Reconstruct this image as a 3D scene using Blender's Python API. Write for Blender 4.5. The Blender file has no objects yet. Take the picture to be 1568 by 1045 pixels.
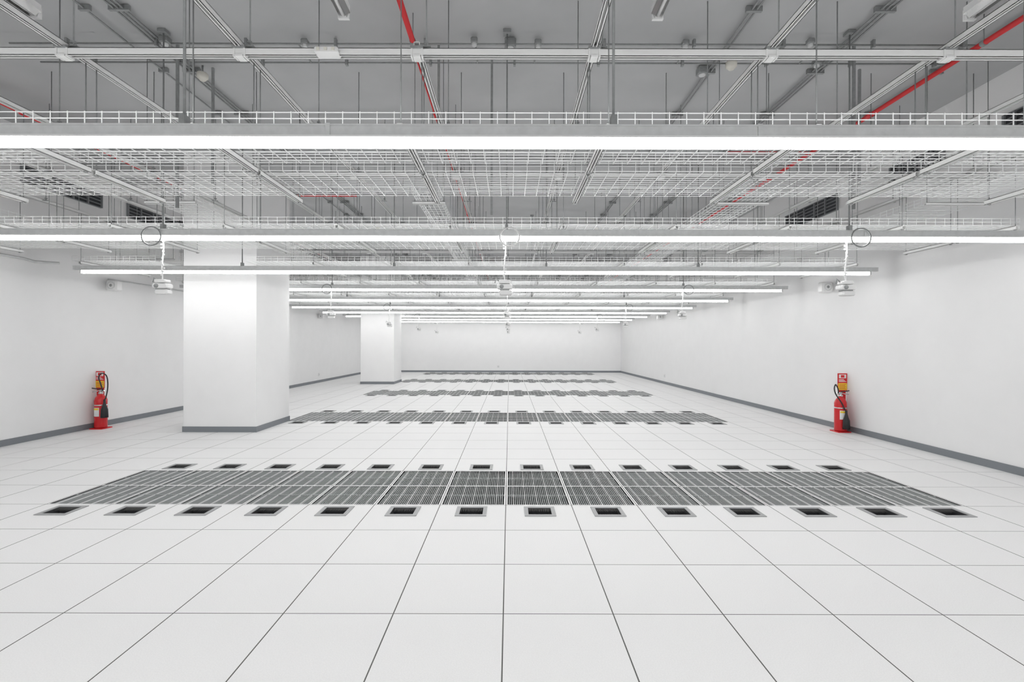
import bpy, math, random
from mathutils import Vector
random.seed(4)
S = bpy.context.scene
S.view_settings.view_transform = 'Standard'
S.view_settings.look = 'None'
S.view_settings.exposure = 0.0

# ---------------- materials ----------------
def mat(name, col, rough=0.6, metal=0.0, noise=0.0, nscale=200.0, emis=None, strength=0.0, spec=0.5):
    m = bpy.data.materials.new(name); m.use_nodes = True
    nt = m.node_tree; b = nt.nodes['Principled BSDF']
    b.inputs['Base Color'].default_value = (*col, 1)
    b.inputs['Roughness'].default_value = rough
    b.inputs['Metallic'].default_value = metal
    b.inputs['Specular IOR Level'].default_value = spec
    if noise > 0:
        tc = nt.nodes.new('ShaderNodeTexCoord')
        n = nt.nodes.new('ShaderNodeTexNoise'); n.inputs['Scale'].default_value = nscale
        n.inputs['Detail'].default_value = 3
        nt.links.new(tc.outputs['Object'], n.inputs['Vector'])
        r = nt.nodes.new('ShaderNodeValToRGB')
        r.color_ramp.elements[0].position = 0.3; r.color_ramp.elements[1].position = 0.7
        r.color_ramp.elements[0].color = (*[max(0, c*(1-noise)) for c in col], 1)
        r.color_ramp.elements[1].color = (*[min(1, c*(1+noise)) for c in col], 1)
        nt.links.new(n.outputs['Fac'], r.inputs['Fac'])
        nt.links.new(r.outputs['Color'], b.inputs['Base Color'])
    if emis:
        b.inputs['Emission Color'].default_value = (*emis, 1)
        b.inputs['Emission Strength'].default_value = strength
    return m

M = dict(
 tile = mat('floor_tile_laminate', (0.84,0.84,0.84), 0.5, noise=0.035, nscale=160, spec=0.25),
 seam = mat('tile_edge_trim', (0.11,0.11,0.105), 0.7),
 void = mat('underfloor_dark', (0.035,0.037,0.04), 0.9),
 wall = mat('wall_paint', (0.84,0.84,0.842), 0.7, noise=0.01, nscale=3, spec=0.2),
 ceil = mat('ceiling_concrete_paint', (0.46,0.465,0.47), 0.85, noise=0.05, nscale=1.3, spec=0.1),
 base = mat('baseboard_vinyl', (0.20,0.215,0.235), 0.5),
 rail = mat('galvanised_light', (0.60,0.61,0.61), 0.45, 0.15, noise=0.06, nscale=20),
 strut = mat('strut_white_zinc', (0.78,0.785,0.78), 0.5, 0.0),
 galv = mat('galvanised_dark', (0.28,0.29,0.29), 0.5, 0.2, noise=0.1, nscale=30),
 wire = mat('zinc_wire', (0.82,0.83,0.83), 0.35, 0.1),
 tube = mat('led_diffuser', (0.9,0.9,0.9), 0.5, emis=(1.0,0.998,0.99), strength=18.5),
 red  = mat('sprinkler_red', (0.66,0.035,0.04), 0.4),
 xred = mat('extinguisher_red', (0.60,0.015,0.02), 0.25),
 black= mat('black_rubber', (0.015,0.015,0.017), 0.5),
 white= mat('white_plastic', (0.75,0.75,0.75), 0.4),
 cream= mat('cream_plastic', (0.68,0.66,0.60), 0.5),
 yellow=mat('sign_yellow', (0.85,0.60,0.03), 0.5),
 bar  = mat('grille_bar_steel', (0.34,0.355,0.355), 0.5, 0.1),
 plate= mat('grille_damper_plate', (0.09,0.10,0.10), 0.7),
 frame= mat('cutout_frame_steel', (0.36,0.365,0.37), 0.45, 0.1),
 duct = mat('duct_dark', (0.05,0.053,0.058), 0.7),
 blade= mat('louvre_blade', (0.22,0.23,0.24), 0.6),
 steel= mat('chrome_steel', (0.6,0.6,0.6), 0.25, 0.9),
)

class MB:
    def __init__(s): s.v=[]; s.f=[]; s.m=[]; s.mats=[]; s.sm=[]
    def mi(s, k):
        if k not in s.mats: s.mats.append(k)
        return s.mats.index(k)
    def poly(s, pts, k):
        n=len(s.v); s.v += [tuple(p) for p in pts]; s.f.append(tuple(range(n,n+len(pts)))); s.m.append(s.mi(k)); s.sm.append(False)
    def box(s, x0,x1,y0,y1,z0,z1,k):
        n=len(s.v); i=s.mi(k)
        s.v += [(x0,y0,z0),(x1,y0,z0),(x1,y1,z0),(x0,y1,z0),(x0,y0,z1),(x1,y0,z1),(x1,y1,z1),(x0,y1,z1)]
        for q in [(0,3,2,1),(4,5,6,7),(0,1,5,4),(1,2,6,5),(2,3,7,6),(3,0,4,7)]:
            s.f.append(tuple(n+a for a in q)); s.m.append(i); s.sm.append(False)
    def cbox(s,cx,cy,cz,sx,sy,sz,k): s.box(cx-sx/2,cx+sx/2,cy-sy/2,cy+sy/2,cz-sz/2,cz+sz/2,k)
    def rbox(s,cx,cy,cz,sx,sy,sz,b,k):
        pts=[(-sx/2+b,-sz/2),(sx/2-b,-sz/2),(sx/2,-sz/2+b),(sx/2,sz/2-b),(sx/2-b,sz/2),(-sx/2+b,sz/2),(-sx/2,sz/2-b),(-sx/2,-sz/2+b)]
        rings=[(-sy/2,1-2*b/max(sx,sz)),(-sy/2+b,1),(sy/2-b,1),(sy/2,1-2*b/max(sx,sz))]
        n=len(s.v); i=s.mi(k)
        for dy,sc in rings:
            s.v += [(cx+px*sc,cy+dy,cz+pz*sc) for px,pz in pts]
        for r in range(3):
            for a in range(8):
                c=(a+1)%8
                s.f.append((n+r*8+a,n+r*8+c,n+(r+1)*8+c,n+(r+1)*8+a)); s.m.append(i); s.sm.append(False)
        s.f.append(tuple(n+a for a in range(8))); s.m.append(i); s.sm.append(False)
        s.f.append(tuple(n+24+a for a in reversed(range(8)))); s.m.append(i); s.sm.append(False)
    def tube(s, pts, r, k, n=8, caps=True):
        pts=[Vector(p) for p in pts]; i=s.mi(k); base=len(s.v)
        up=None
        for j,p in enumerate(pts):
            if j==0: d=pts[1]-p
            elif j==len(pts)-1: d=p-pts[j-1]
            else: d=(pts[j+1]-p).normalized()+(p-pts[j-1]).normalized()
            d.normalize()
            if up is None:
                up = Vector((0,0,1)) if abs(d.z)<0.9 else Vector((1,0,0))
            a=d.cross(up)
            if a.length<1e-4: a=d.cross(Vector((0,1,0)))
            a.normalize(); b=a.cross(d).normalized(); up=b
            rr = r[j] if isinstance(r,(list,tuple)) else r
            for q in range(n):
                t=2*math.pi*q/n
                s.v.append(tuple(p+a*math.cos(t)*rr+b*math.sin(t)*rr))
        for j in range(len(pts)-1):
            for q in range(n):
                c=(q+1)%n
                s.f.append((base+j*n+q,base+j*n+c,base+(j+1)*n+c,base+(j+1)*n+q)); s.m.append(i); s.sm.append(n>4)
        if caps:
            s.f.append(tuple(base+q for q in reversed(range(n)))); s.m.append(i); s.sm.append(False)
            e=base+(len(pts)-1)*n
            s.f.append(tuple(e+q for q in range(n))); s.m.append(i); s.sm.append(False)
    def lathe(s, cx,cy, prof, k, n=28, axis='z', cz=0):
        i=s.mi(k); base=len(s.v)
        for r,h in prof:
            for q in range(n):
                t=2*math.pi*q/n
                if axis=='z': s.v.append((cx+r*math.cos(t),cy+r*math.sin(t),cz+h))
                elif axis=='x': s.v.append((cx+h,cy+r*math.cos(t),cz+r*math.sin(t)))
                else: s.v.append((cx+r*math.cos(t),cy+h,cz+r*math.sin(t)))
        for j in range(len(prof)-1):
            for q in range(n):
                c=(q+1)%n
                s.f.append((base+j*n+q,base+j*n+c,base+(j+1)*n+c,base+(j+1)*n+q)); s.m.append(i); s.sm.append(True)
    def obj(s, name, parent=None):
        me=bpy.data.meshes.new(name); me.from_pydata(s.v,[],s.f)
        for k in s.mats: me.materials.append(M[k])
        me.polygons.foreach_set('material_index', s.m)
        me.polygons.foreach_set('use_smooth', s.sm)
        me.update()
        o=bpy.data.objects.new(name,me); S.collection.objects.link(o)
        if parent: o.parent=parent
        return o

# ---------------- dimensions ----------------
XL,XR,Y0,Y1,H = -7.2,5.78,-3.93,25.4,4.66
HT=H-.004
T=0.6; TX=-0.03; TY=4.47
COLS=[(-5.41,-4.2,8.12,9.33),(-5.41,-4.2,17.8,19.01)]

# ---------------- floor ----------------
fl=MB(); g=0.0033
def ring(m,x0,x1,y0,y1,a0,a1,b0,b1,z,k):
    m.poly([(x0,y0,z),(x1,y0,z),(a1,b0,z),(a0,b0,z)],k)
    m.poly([(x1,y0,z),(x1,y1,z),(a1,b1,z),(a1,b0,z)],k)
    m.poly([(x1,y1,z),(x0,y1,z),(a0,b1,z),(a1,b1,z)],k)
    m.poly([(x0,y1,z),(x0,y0,z),(a0,b0,z),(a0,b1,z)],k)
aisles=[TY+4.8*i for i in range(5)]
nrow=int(round((25.47-Y0)/T))
def kind(cx,cy):
    if abs(cx-TX)<4.2:
        for a in aisles:
            if a<cy<a+2*T: return 'grille'
            if a-T<cy<a: return 'front'
            if a+2*T<cy<a+3*T: return 'back'
    return 'plain'
for ix in range(-12,10):
    for iy in range(0,nrow+1):
        x0=max(XL,TX+ix*T); x1=min(XR,TX+(ix+1)*T); y0=Y0+iy*T; y1=min(Y1,y0+T)
        if x1-x0<0.02 or y1-y0<0.02: continue
        k=kind((x0+x1)/2,(y0+y1)/2)
        a0,a1,b0,b1=x0+g,x1-g,y0+g*0.75,y1-g*0.75
        ring(fl,x0,x1,y0,y1,a0,a1,b0,b1,-0.001,'seam')
        if k=='plain':
            fl.poly([(a0,b0,0),(a1,b0,0),(a1,b1,0),(a0,b1,0)],'tile')
        elif k in('front','back'):
            cx=(x0+x1)/2
            yy=(y0+0.31,y0+0.55) if k=='front' else (y0+0.05,y0+0.29)
            if yy[1]>b1: 
                fl.poly([(a0,b0,0),(a1,b0,0),(a1,b1,0),(a0,b1,0)],'tile'); continue
            ring(fl,a0,a1,b0,b1,cx-0.115,cx+0.115,yy[0]+.02,yy[1]-.02,0,'tile')
fl.obj('floor')
sf=MB(); sf.box(XL+.01,XR-.01,Y0+.01,Y1-.01,-0.45,-0.40,'void'); sf.obj('subfloor')

for a in aisles:
    m=MB()
    for k in range(-7,7):
        cx=TX+(k+.5)*T
        for yy in ((a-T+0.31,a-T+0.55),(a+2*T+0.05,a+2*T+0.29)):
            if yy[1]>Y1: continue
            x0,x1,y0,y1=cx-.135,cx+.135,yy[0],yy[1]; w=.034; z=.006
            m.box(x0,x1,y0,y0+w,0,z,'frame'); m.box(x0,x1,y1-w,y1,0,z,'frame')
            m.box(x0,x0+w,y0+w,y1-w,0,z,'frame'); m.box(x1-w,x1,y0+w,y1-w,0,z,'frame')
            m.box(x0+w-.004,x0+w,y0+w,y1-w,-.08,0,'void'); m.box(x1-w,x1-w+.004,y0+w,y1-w,-.08,0,'void')
            m.box(x0+w,x1-w,y1-w,y1-w+.004,-.08,0,'void'); m.box(x0+w,x1-w,y0+w-.004,y0+w,-.08,0,'void')
            ym=(y0+y1)/2; n=22
            for j in range(n):
                bx=x0+w+(x1-x0-2*w)*(j+.5)/n
                l=.055+random.random()*.02
                m.poly([(bx-.003,y1-w,-.004),(bx+.003,y1-w,-.004),(bx+random.uniform(-.004,.004),y1-w-l,-.012)],'seam')
                m.poly([(bx-.003,y0+w,-.004),(bx+.003,y0+w,-.004),(bx+random.uniform(-.004,.004),y0+w+l,-.012)],'seam')
            m.box(x0+w,x1-w,ym+.02,ym+.03,-.05,-.035,'frame')
    m.obj('floor_cable_grommets')
for a in aisles:
    m=MB()
    for k in range(-7,7):
        for r in range(2):
            x0=TX+k*T+g; x1=x0+T-2*g; y0=a+r*T+g*.7; y1=y0+T-1.4*g
            w=.013
            ring(m,x0,x1,y0,y1,x0+w,x1-w,y0+w,y1-w,0,'tile')
            m.box(x0,x1,y0,y1,-.035,-.03,'plate')
            X0,X1,Y_0,Y_1=x0+w,x1-w,y0+w,y1-w
            nb=31
            for j in range(1,nb):
                bx=X0+(X1-X0)*j/nb
                big=(j%6==3)
                ww=.0055 if big else .0065
                m.box(bx-ww/2,bx+ww/2,Y_0,Y_1,-.022,0 if big else -.003,'tile' if big else 'bar')
            for f in (0.5,):
                by=Y_0+(Y_1-Y_0)*f
                m.box(X0,X1,by-.006,by+.006,-.018,-.001,'bar')
    m.obj('airflow_floor_grille')

# ---------------- shell ----------------
def bx(name,*a):
    m=MB(); m.box(*a); return m.obj(name)
bx('wall_left',XL-.2,XL,Y0-.2,Y1+.2,-.45,H,'wall')
bx('wall_right',XR,XR+.2,Y0-.2,Y1+.2,-.45,H,'wall')
bx('wall_far',XL,XR,Y1,Y1+.2,-.45,H,'wall')
bx('wall_near',XL,XR,Y0-.2,Y0,-.45,H,'wall')
bx('ceiling',XL-.2,XR+.2,Y0-.2,Y1+.2,H,H+.2,'ceil')
bh=.092; bt=.012
bx('baseboard_left',XL,XL+bt,Y0,Y1,0,bh,'base')
bx('baseboard_right',XR-bt,XR,Y0,Y1,0,bh,'base')
bx('baseboard_far',XL+bt,XR-bt,Y1-bt,Y1,0,bh,'base')
for (x0,x1,y0,y1) in COLS:
    m=MB(); m.box(x0,x1,y0,y1,0,H,'wall')
    m.box(x0-bt,x1+bt,y0-bt,y0,0,bh,'base'); m.box(x0-bt,x1+bt,y1,y1+bt,0,bh,'base')
    m.box(x0-bt,x0,y0,y1,0,bh,'base'); m.box(x1,x1+bt,y0,y1,0,bh,'base')
    m.obj('column')
    m=MB(); m.box(x1,XR,y0+.1,y1-.1,4.45,H,'ceil'); m.box(XL,x0,y0+.1,y1-.1,4.45,H,'ceil'); m.obj('ceiling_beam')

# ---------------- lights ----------------
ZL=1.475+1.07
LD=[2.6+2.37*k for k in range(-2,10)]
LX0,LX1=-6.42,5.40
for d in LD:
    m=MB()
    m.box(LX0,LX1,d-.025,d+.025,ZL-.022,ZL+.020,'tube')
    m.box(LX0,LX1,d-.027,d+.027,ZL+.020,ZL+.030,'white')
    m.box(LX0-.12,LX1+.12,d-.020,d+.020,ZL+.030,ZL+.083,'rail')
    m.box(LX0-.12,LX1+.12,d-.024,d+.024,ZL+.080,ZL+.090,'rail')
    for xe in (LX0,LX1): m.box(xe-.012,xe+.012,d-.027,d+.027,ZL-.024,ZL+.024,'white')
    x=LX0+.9
    while x<LX1:
        m.box(x-.012,x+.012,d-.025,d+.025,ZL+.030,ZL+.094,'rail'); x+=2.28
    m.obj('linear_pendant_light')

m=MB()
for i,d in enumerate(LD):
    if d<0: continue
    xs = (-4.01,-1.73,.55,2.83) if i%2==0 else (-3.52,-.03,3.45)
    for x in xs:
        if any(c[0]-.1<x<c[1]+.1 and c[2]-.1<d<c[3]+.1 for c in COLS): continue
        m.tube([(x,d,ZL+.092),(x,d,HT)],.0075,'galv',6)
        m.cbox(x,d,ZL+.115,.03,.05,.05,'galv'); m.cbox(x,d,H-.02,.08,.08,.03,'galv')
m.obj('light_suspension_rods')

# ---------------- strut grid ----------------
ZG=1.475+2.02
GX=[TX+1.2*k-.6 for k in range(-5,6) if XL+.2<TX+1.2*k-.6<XR-.1]
m=MB()
def blocked(x,y,p=.08):
    return any(c[0]-p<x<c[1]+p and c[2]-p<y<c[3]+p for c in COLS)
def strutY(m,x,y0,y1,z,w=.041,k='strut'):
    m.box(x-w/2,x-w/2+.004,y0,y1,z-w/2,z+w/2,k); m.box(x+w/2-.004,x+w/2,y0,y1,z-w/2,z+w/2,k)
    m.box(x-w/2,x+w/2,y0,y1,z+w/2-.004,z+w/2,k)
    m.box(x-w/2,x-w/2+.012,y0,y1,z-w/2,z-w/2+.003,k); m.box(x+w/2-.012,x+w/2,y0,y1,z-w/2,z-w/2+.003,k)
def strutX(m,y,x0,x1,z,w=.041,k='strut'):
    m.box(x0,x1,y-w/2,y-w/2+.004,z-w/2,z+w/2,k); m.box(x0,x1,y+w/2-.004,y+w/2,z-w/2,z+w/2,k)
    m.box(x0,x1,y-w/2,y+w/2,z+w/2-.004,z+w/2,k)
    m.box(x0,x1,y-w/2,y-w/2+.012,z-w/2,z-w/2+.003,k); m.box(x0,x1,y+w/2-.012,y+w/2,z-w/2,z-w/2+.003,k)
for x in GX:
    segs=[(-1.5,Y1-.3)]
    if -5.5<x<-4.1: segs=[(-1.5,8.0),(9.45,17.7),(19.1,Y1-.3)]
    if abs(x+.63)<.01: segs=[(3.3,Y1-.3)]
    for a,b in segs: strutY(m,x,a,b,ZG)
TD=[3.33+2.4*k for k in range(-1,9)]
for d in TD:
    segs=[(XL+.1,XR-.1)]
    if any(c[2]-.1<d<c[3]+.1 for c in COLS): segs=[(XL+.1,-5.5),(-4.1,XR-.1)]
    for a,b in segs: strutX(m,d,a,b,ZG-.045,.05)
    for x in GX:
        if blocked(x,d): continue
        m.cbox(x,d,ZG-.018,.085,.085,.012,'galv'); m.cbox(x,d,ZG-.075,.05,.07,.012,'strut')
        for s in(-1,1): m.cbox(x+s*.035,d,ZG-.045,.012,.06,.07,'strut')
m.obj('ceiling_strut_grid')

# ---------------- trays ----------------
ZT=1.475+1.28; wr=.0022; hT=.072
def wx(m,x0,x1,y,z,r=wr): m.box(x0,x1,y-r,y+r,z-r,z+r,'wire')
def wy(m,x,y0,y1,z,r=wr): m.box(x-r,x+r,y0,y1,z-r,z+r,'wire')
def wz(m,x,y,z0,z1,r=wr): m.box(x-r,x+r,y-r,y+r,z0,z1,'wire')
def trayX(x0,x1,y0,y1,z):
    m=MB(); n=max(1,round((y1-y0)/.05))
    for j in range(n+1): wx(m,x0,x1,y0+(y1-y0)*j/n,z)
    for h in (hT/2,hT): wx(m,x0,x1,y0,z+h); wx(m,x0,x1,y1,z+h)
    n=round((x1-x0)/.1)
    for j in range(n+1):
        x=x0+(x1-x0)*j/n
        wy(m,x,y0,y1,z-2*wr); wz(m,x,y0-2*wr,z-wr,z+hT+.004); wz(m,x,y1+2*wr,z-wr,z+hT+.004)
    m.obj('wire_mesh_cable_tray')
def trayY(x0,x1,y0,y1,z):
    m=MB(); n=max(1,round((x1-x0)/.05))
    for j in range(n+1): wy(m,x0+(x1-x0)*j/n,y0,y1,z)
    for h in (hT/2,hT): wy(m,x0,y0,y1,z+h); wy(m,x1,y0,y1,z+h)
    n=round((y1-y0)/.1)
    for j in range(n+1):
        y=y0+(y1-y0)*j/n
        wx(m,x0,x1,y,z-2*wr); wz(m,x0-2*wr,y,z-wr,z+hT+.004); wz(m,x1+2*wr,y,z-wr,z+hT+.004)
    m.obj('wire_mesh_cable_tray')
rods=MB(); short=MB()
for k in range(0,9):
    o=2.37*k
    for (a,b) in ((2.86,3.46),(3.62,4.22)):
        a+=o;b+=o
        if b>Y1-.3: continue
        hit=any(a<c[3]+.05 and b>c[2]-.05 for c in COLS)
        for s in ([(-6.8,-5.5),(-4.1,5.45)] if hit else [(-6.8,5.45)]): trayX(s[0],s[1],a,b,ZT)
        for x in GX:
            if blocked(x,a,.15) or blocked(x,b,.15): continue
            strutY(short,x,a-.06,b+.06,ZT-.035,.038)
            for y in (a-.035,b+.035):
                rods.tube([(x,y,ZT-.06),(x,y,ZG+.02)],.004,'galv',5)
                rods.cbox(x,y,ZT-.055,.02,.02,.012,'galv')
trayY(4.55,5.15,2.7,Y1-.6,3.02)
trayY(-6.75,-6.15,2.7,Y1-.6,3.02)
trayY(-3.9,-3.45,5.0,Y1-.6,3.02)
trayY(-1.0,-.75,5.0,Y1-.6,3.02)
trayY(2.3,2.75,5.0,Y1-.6,3.02)
for x in GX:
    for j,d in enumerate(TD):
        if blocked(x,d,.12): continue
        for dd in (0.0,1.2):
            if d+dd>Y1-.3 or blocked(x,d+dd,.3): continue
            off=.06
            rods.tube([(x+off,d+dd+.0,ZG-.06 if dd==0 else ZG),(x+off,d+dd,HT)],.005,'galv',5)
            rods.cbox(x+off,d+dd,ZG+.03,.025,.025,.012,'galv')
            rods.cbox(x+off*.6,d+dd,ZG,.11,.03,.006,'galv')
for y in [2.9+1.2*j for j in range(18)]:
    for (a,b) in ((4.5,5.2),(-6.8,-6.1),(-3.95,-3.4),(-1.05,-.7),(2.25,2.8)):
        if a>-4 and b<4 and y<5: continue
        if blocked(a,y,.1) or blocked(b,y,.1): continue
        strutX(short,y,a,b,3.0,.03)
        for x in (a+.02,b-.02): rods.tube([(x,y,3.0),(x,y,HT)],.004,'galv',5)
rods.obj('threaded_hanger_rods'); short.obj('tray_support_struts')

# ---------------- sprinkler pipes ----------------
def sprinkler(x,z=4.38,r=.026):
    m=MB(); m.tube([(x,-1,z),(x,Y1-.2,z)],r,'red',12)
    y=1.4
    while y<Y1-.5:
        m.tube([(x,y-.05,z),(x,y+.05,z)],r*1.35,'red',12)
        m.tube([(x,y+.9,z),(x,y+.9,HT)],.005,'galv',5); m.tube([(x,y+.88,z),(x,y+.92,z)],r*1.2,'galv',12)
        y+=2.4
    m.obj('sprinkler_pipe')
for x in (-.322*2.9,1.57*2.9,-2.12*2.9): sprinkler(x)
m=MB(); 
m.tube([(3.3,7.4,4.38),(4.5,7.4,4.38)],.02,'red',10); m.tube([(-6.1,9.6,4.38),(-3.0,9.6,4.38)],.02,'red',10)
m.obj('sprinkler_branch_pipe')

# ---------------- conduits ----------------
m=MB(); zc=H-.04
for (x,n) in ((-3.72,3),(3.48,3),(2.27,2),(-4.0,1),(4.9,2)):
    for j in range(n):
        xx=x+j*.045
        for a,b in ([(-1,8.05),(9.4,17.75),(19.1,Y1-.1)]):
            m.tube([(xx,a,zc),(xx,b,zc)],.010,'galv',6)
    y=4.6
    while y<Y1-.2:
        if not any(c[2]-.1<y<c[3]+.1 for c in COLS): m.cbox(x+.045*(n-1)/2,y,H-.03,.045*n+.06,.03,.05,'galv')
        y+=1.05
for y in (5.08,5.42,7.5,10.2,14.8):
    m.tube([(-5.2,y,zc-.03),(4.9,y,zc-.03)],.009,'galv',6)
    x=-4.6
    while x<4.8:
        m.cbox(x,y,zc-.02,.025,.04,.08,'galv'); x+=.93
for x in (-3.55,-2.2,-.36,.27,1.85,3.2):
    m.tube([(x,5.08,zc-.03),(x,5.42,zc-.03)],.009,'galv',6)
m.obj('electrical_conduit')
for (x,y,w_) in ((-3.56,5.05,.09),(-2.13,5.08,.07),(-.37,5.05,.07),(0.0,5.1,.11),(.29,5.08,.07),(1.82,5.08,.07),(3.1,5.05,.07),(2.2,5.6,.11),(3.4,5.42,.08)):
    q=MB(); q.rbox(x,y,H-.055,w_,w_,w_*.8,.010,'galv'); q.lathe(x,y,[(0,-.052),(w_*.33,-.052),(w_*.37,-.044),(w_*.37,-.02)],'rail',16,cz=H-.055); q.obj('junction_box')
m=MB()
for (x,y,z0) in ((-.2,5.4,2.9),(-.75,5.15,3.5),(-3.5,5.15,2.9),(3.62,5.15,2.9),(4.0,5.6,3.3),(-3.4,5.6,3.3)):
    m.box(x-.012,x+.012,y-.012,y+.012,z0,H-.03,'galv')
m.obj('cable_drop_channel')
for (x,y) in ((-3.52,5.6),(2.42,5.35),(-3.5,13),(2.3,13)):
    q=MB(); q.tube([(x,y,HT),(x,y,H-.1)],.01,'galv',6)
    q.lathe(x,y,[(0,-.075),(.03,-.075),(.045,-.055),(.058,-.045),(.06,0),(.05,.01),(0,.01)],'cream',24,cz=H-.1); q.obj('smoke_detector')
for x in (-3.03,-1.06,.94,2.93):
    q=MB(); y0=2.52
    q.box(x-.04,x+.04,y0,y0+.6,3.59,3.63,'white')
    q.poly([(x-.04,y0,3.59),(x-.04,y0+.6,3.59),(x-.022,y0+.6,3.55),(x-.022,y0,3.55)],'steel')
    q.poly([(x+.04,y0,3.59),(x+.04,y0+.6,3.59),(x+.022,y0+.6,3.55),(x+.022,y0,3.55)],'steel')
    q.tube([(x,y0-.01,3.57),(x,y0+.61,3.57)],.014,'white',10)
    for yy in (y0+.1,y0+.5): q.tube([(x,yy,3.63),(x,yy,HT)],.004,'galv',5)
    for yy in (y0,y0+.6): q.cbox(x,yy,3.58,.07,.02,.07,'white')
    q.obj('batten_lamp')
q=MB(); q.rbox(-1.23,3.30,ZG-.055,.16,.08,.035,.006,'white'); 
for j in range(3): q.cbox(-1.28+j*.05,3.255,ZG-.055,.02,.01,.018,'cream')
q.obj('strut_junction_strip')

# ---------------- upper wall louvres ----------------
def louvre(side,y0,y1,z0=3.85,z1=4.15):
    q=MB(); x=XL if side<0 else XR; s=-side
    t=.03*s
    q.box(min(x,x+.012*s),max(x,x+.012*s),y0,y1,z0,z1,'duct')
    n=int((z1-z0)/.06)
    for j in range(n+1):
        z=z0+(z1-z0)*j/n
        q.box(min(x,x+t),max(x,x+t),y0,y1,z-.006,z+.006,'blade')
    yy=y0
    while yy<=y1+.001:
        q.box(min(x,x+t*1.3),max(x,x+t*1.3),yy-.012,yy+.012,z0,z1,'blade'); yy+=(y1-y0)/5
    q.obj('wall_louvre')
for (a,b) in ((7.2,8.6),(9.2,10.8)): louvre(-1,a,b)
for (a,b) in ((5.1,5.7),(6.5,7.4),(8.6,10.2)): louvre(1,a,b)

# ---------------- hanging power sockets ----------------
def droplet(x,d):
    q=MB(); zb=2.0
    q.tube([(x,d+.05,ZL+.1),(x+.01,d+.05,ZL-.1),(x-.008,d+.05,zb+.25),(x,d+.05,zb+.13)],.007,'white',6)
    z=ZL+.05
    while z>zb+.15:
        q.cbox(x+.012*math.sin(z*40),d+.05,z,.018,.012,.016,'rail'); z-=.035
    cx=x+.05 if x<2 else x+.09
    if x<-2: cx=x-.05
    for rr in (.095,.102):
        q.tube([(cx+rr*math.cos(t),d-.045,ZL+.01+rr*math.sin(t)*.95) for t in [2*math.pi*j/24 for j in range(25)]],.004,'galv' if abs(x)>1 else 'white',5,False)
    q.rbox(x,d+.05,zb+.11,.12,.09,.035,.01,'white')
    q.rbox(x,d+.05,zb+.06,.16,.10,.05,.012,'white')
    q.rbox(x+.01,d+.05,zb+.0,.13,.09,.05,.012,'white')
    q.cbox(x,d+.05,zb+.032,.10,.07,.014,'galv')
    q.lathe(x-.03,d+.0,[(0,-.01),(.02,-.01),(.022,.0)],'galv',12,'y',zb+.06)
    q.tube([(x-.05,d+.05,zb+.11),(x-.09,d+.05,zb+.15),(x-.10,d+.05,zb+.10)],.006,'galv',6)
    q.obj('hanging_power_socket')
for i in (3,5,7,9,11):
    for x in (-3.56,-.05,3.45): droplet(x,LD[i])

# ---------------- wall speakers ----------------
def speaker(side,y,z=2.5):
    x=XL if side<0 else XR; s=-side
    q=MB()
    q.cbox(x+.03*s,y,z,.06,.05,.10,'white')
    cx=x+.13*s
    q.rbox(cx,y,z,.19,.15,.19,.02,'white')
    q.lathe(cx,y-.075,[(.065,.0),(.065,-.008),(.058,-.01),(.052,.0),(.0,.004)],'rail',24,'y',z)
    q.lathe(cx,y-.077,[(.025,-.004),(.015,-.008),(0,-.009)],'galv',16,'y',z)
    q.obj('wall_speaker')
for y in (8.75,18.4): speaker(-1,y); speaker(1,y)
q=MB(); q.tube([(XL+.04,-1,2.72),(XL+.04,7.2,2.72),(XL+.06,7.35,2.70),(XL+.30,7.5,2.70)],.018,'rail',10)
y=.5
while y<7: q.cbox(XL+.03,y,2.72,.06,.04,.06,'galv'); y+=1.2
q.tube([(XL+.025,8.75,2.62),(XL+.025,9.6,2.62),(XL+.025,11,2.62)],.012,'rail',8)
q.tube([(XL+.025,8.75,2.62),(XL+.025,8.75,2.5)],.012,'rail',8)
q.obj('wall_conduit')

for (x,y,ax) in ((-.57,Y1,'y'),(XL,18.5,'x'),(XR,18.2,'x'),(XL,15,'x')):
    q=MB()
    if ax=='y': q.rbox(x,y-.008,.30,.12,.016,.12,.004,'white'); q.cbox(x,y-.018,.30,.05,.006,.05,'rail')
    else:
        s=1 if x<0 else -1
        q.cbox(x+.006*s,y,.30,.012,.12,.12,'white'); q.cbox(x+.014*s,y,.30,.006,.05,.05,'rail')
    q.obj('wall_outlet')

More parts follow.
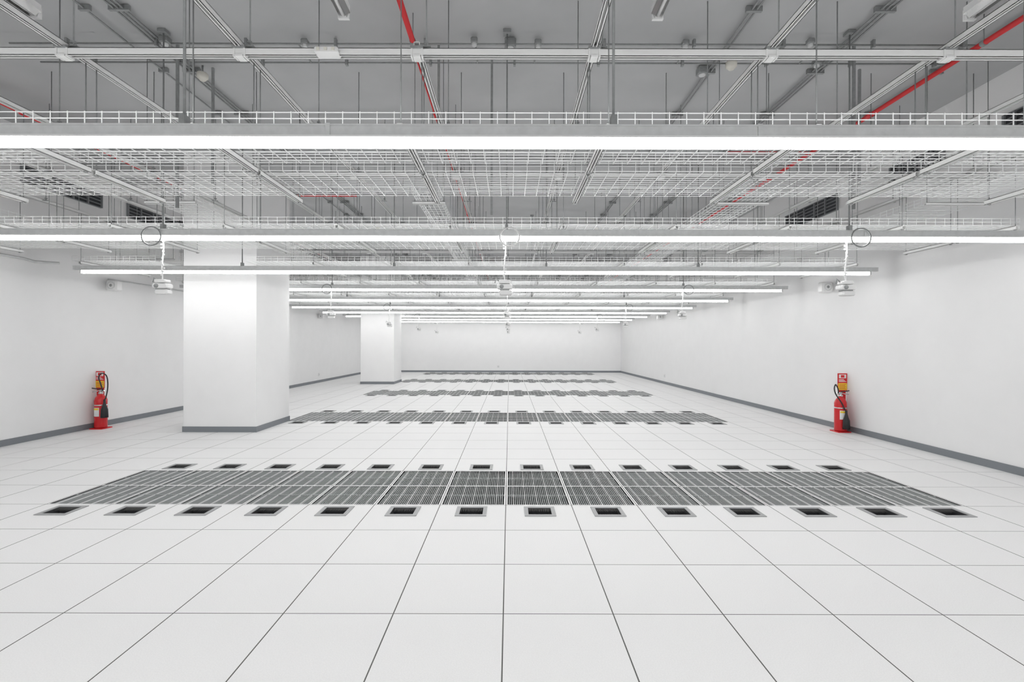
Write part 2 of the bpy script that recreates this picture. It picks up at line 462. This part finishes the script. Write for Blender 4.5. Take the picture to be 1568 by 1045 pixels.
# ---------------- fire extinguishers ----------------
def extinguisher(cx,cy,s):
    q=MB(); R=.092
    q.box(cx-s*.115-.004 if s>0 else cx-.095, cx+.095 if s>0 else cx+.119, cy-.095,cy+.13,0,.018,'xred')
    bx0=cx-s*.10
    q.box(bx0-.06,bx0+.06,cy+.105,cy+.12,.018,.70,'xred')
    q.box(bx0-.088,bx0-.080,cy+.10,cy+.108,.30,.98,'black') if s>0 else q.box(bx0+.080,bx0+.088,cy+.10,cy+.108,.30,.98,'black')
    q.box(bx0-.082,bx0+.082,cy+.098,cy+.104,.69,.985,'xred')
    q.box(bx0-.074,bx0+.074,cy+.0955,cy+.098,.70,.815,'yellow')
    q.box(bx0-.060,bx0+.060,cy+.0955,cy+.098,.90,.965,'white')
    q.box(bx0-.03,bx0+.03,cy+.094,cy+.0955,.91,.955,'xred')
    for j in range(3): q.box(bx0-.062,bx0+.062-.02*j,cy+.0955,cy+.098,.838+.018*j,.846+.018*j,'white')
    for j in range(5): q.box(bx0-.062,bx0+.058-.015*(j%2),cy+.0945,cy+.0955,.715+.018*j,.722+.018*j,'xred')
    q.lathe(cx,cy,[(0,.02),(R*.92,.02),(R,.035),(R,.47),(R*.97,.50),(R*.85,.535),(R*.62,.565),(.036,.582),(.030,.60)],'xred',32)
    q.lathe(cx,cy,[(R+.001,.40),(R+.004,.402),(R+.004,.418),(R+.001,.42)],'steel',32)
    for (t0,t1,z0,z1,k) in ((-130,-65,.22,.37,'white'),(-125,-70,.33,.36,'yellow')):
        rr=R+.0015 if k=='white' else R+.0025
        n=8
        for j in range(n):
            a=math.radians(t0+(t1-t0)*j/n); b=math.radians(t0+(t1-t0)*(j+1)/n)
            q.poly([(cx+rr*math.cos(a),cy+rr*math.sin(a),z0),(cx+rr*math.cos(b),cy+rr*math.sin(b),z0),(cx+rr*math.cos(b),cy+rr*math.sin(b),z1),(cx+rr*math.cos(a),cy+rr*math.sin(a),z1)],k)
    q.lathe(cx,cy,[(.030,.60),(.034,.602),(.034,.625),(.022,.63),(.022,.67),(0,.672)],'steel',16)
    q.tube([(cx,cy,.645),(cx+s*.06,cy,.655)],.013,'steel',10)
    q.tube([(cx,cy,.675),(cx-s*.05,cy-.02,.685),(cx-s*.12,cy-.04,.70)],.009,'black',8)
    q.tube([(cx,cy,.665),(cx-s*.05,cy-.02,.645),(cx-s*.11,cy-.04,.635)],.008,'steel',8)
    P=[]
    ctrl=[(.05,.655),(.02,.78),(.0,.88),(.04,.945),(.10,.955),(.165,.91),(.195,.80),(.20,.68),(.185,.56),(.17,.50)]
    if s<0: ctrl=[(.05,.655),(.06,.72),(.10,.79),(.125,.80),(.15,.74),(.14,.66),(.10,.58),(.05,.50),(.02,.42),(-.01,.36)]
    def cr(p0,p1,p2,p3,t): return .5*((2*p1)+(-p0+p2)*t+(2*p0-5*p1+4*p2-p3)*t*t+(-p0+3*p1-3*p2+p3)*t**3)
    C=[ctrl[0]]+ctrl+[ctrl[-1]]
    for j in range(len(ctrl)-1):
        for t in (0,.25,.5,.75):
            u=cr(C[j][0],C[j+1][0],C[j+2][0],C[j+3][0],t); w=cr(C[j][1],C[j+1][1],C[j+2][1],C[j+3][1],t)
            f=(j+t)/(len(ctrl)-1)
            P.append((cx+s*u,cy-(.02+.11*f),w))
    P.append((cx+s*ctrl[-1][0],cy-.13,ctrl[-1][1]))
    q.tube(P,.010,'black',8)
    hx=cx+s*ctrl[-1][0]; hz=ctrl[-1][1]
    q.tube([(hx,cy-.13,hz+.02),(hx,cy-.13,hz-.04),(hx,cy-.13,hz-.09),(hx,cy-.13,hz-.15),(hx,cy-.13,hz-.29)],[.016,.018,.03,.05,.056],'black',16)
    q.tube([(hx-.02*s,cy-.09,hz-.1),(cx+s*R*.8,cy-.04,hz-.1)],.006,'steel',6)
    q.obj('fire_extinguisher')
extinguisher(-7.03+.0,8.42,1)
extinguisher(5.60,8.27,-1)

# ---------------- world + camera ----------------
w=bpy.data.worlds.new('World'); S.world=w; w.use_nodes=True
w.node_tree.nodes['Background'].inputs[0].default_value=(1,1,1,1)
w.node_tree.nodes['Background'].inputs[1].default_value=0.3
cam=bpy.data.cameras.new('camera'); co=bpy.data.objects.new('camera',cam); S.collection.objects.link(co)
co.location=(0,0,1.475); co.rotation_euler=(math.radians(90),math.radians(-.13),0)
cam.sensor_width=36; cam.lens=749*36/1568; cam.shift_x=4/1568; cam.shift_y=4.5/1568
cam.clip_start=.05; cam.clip_end=100
S.camera=co
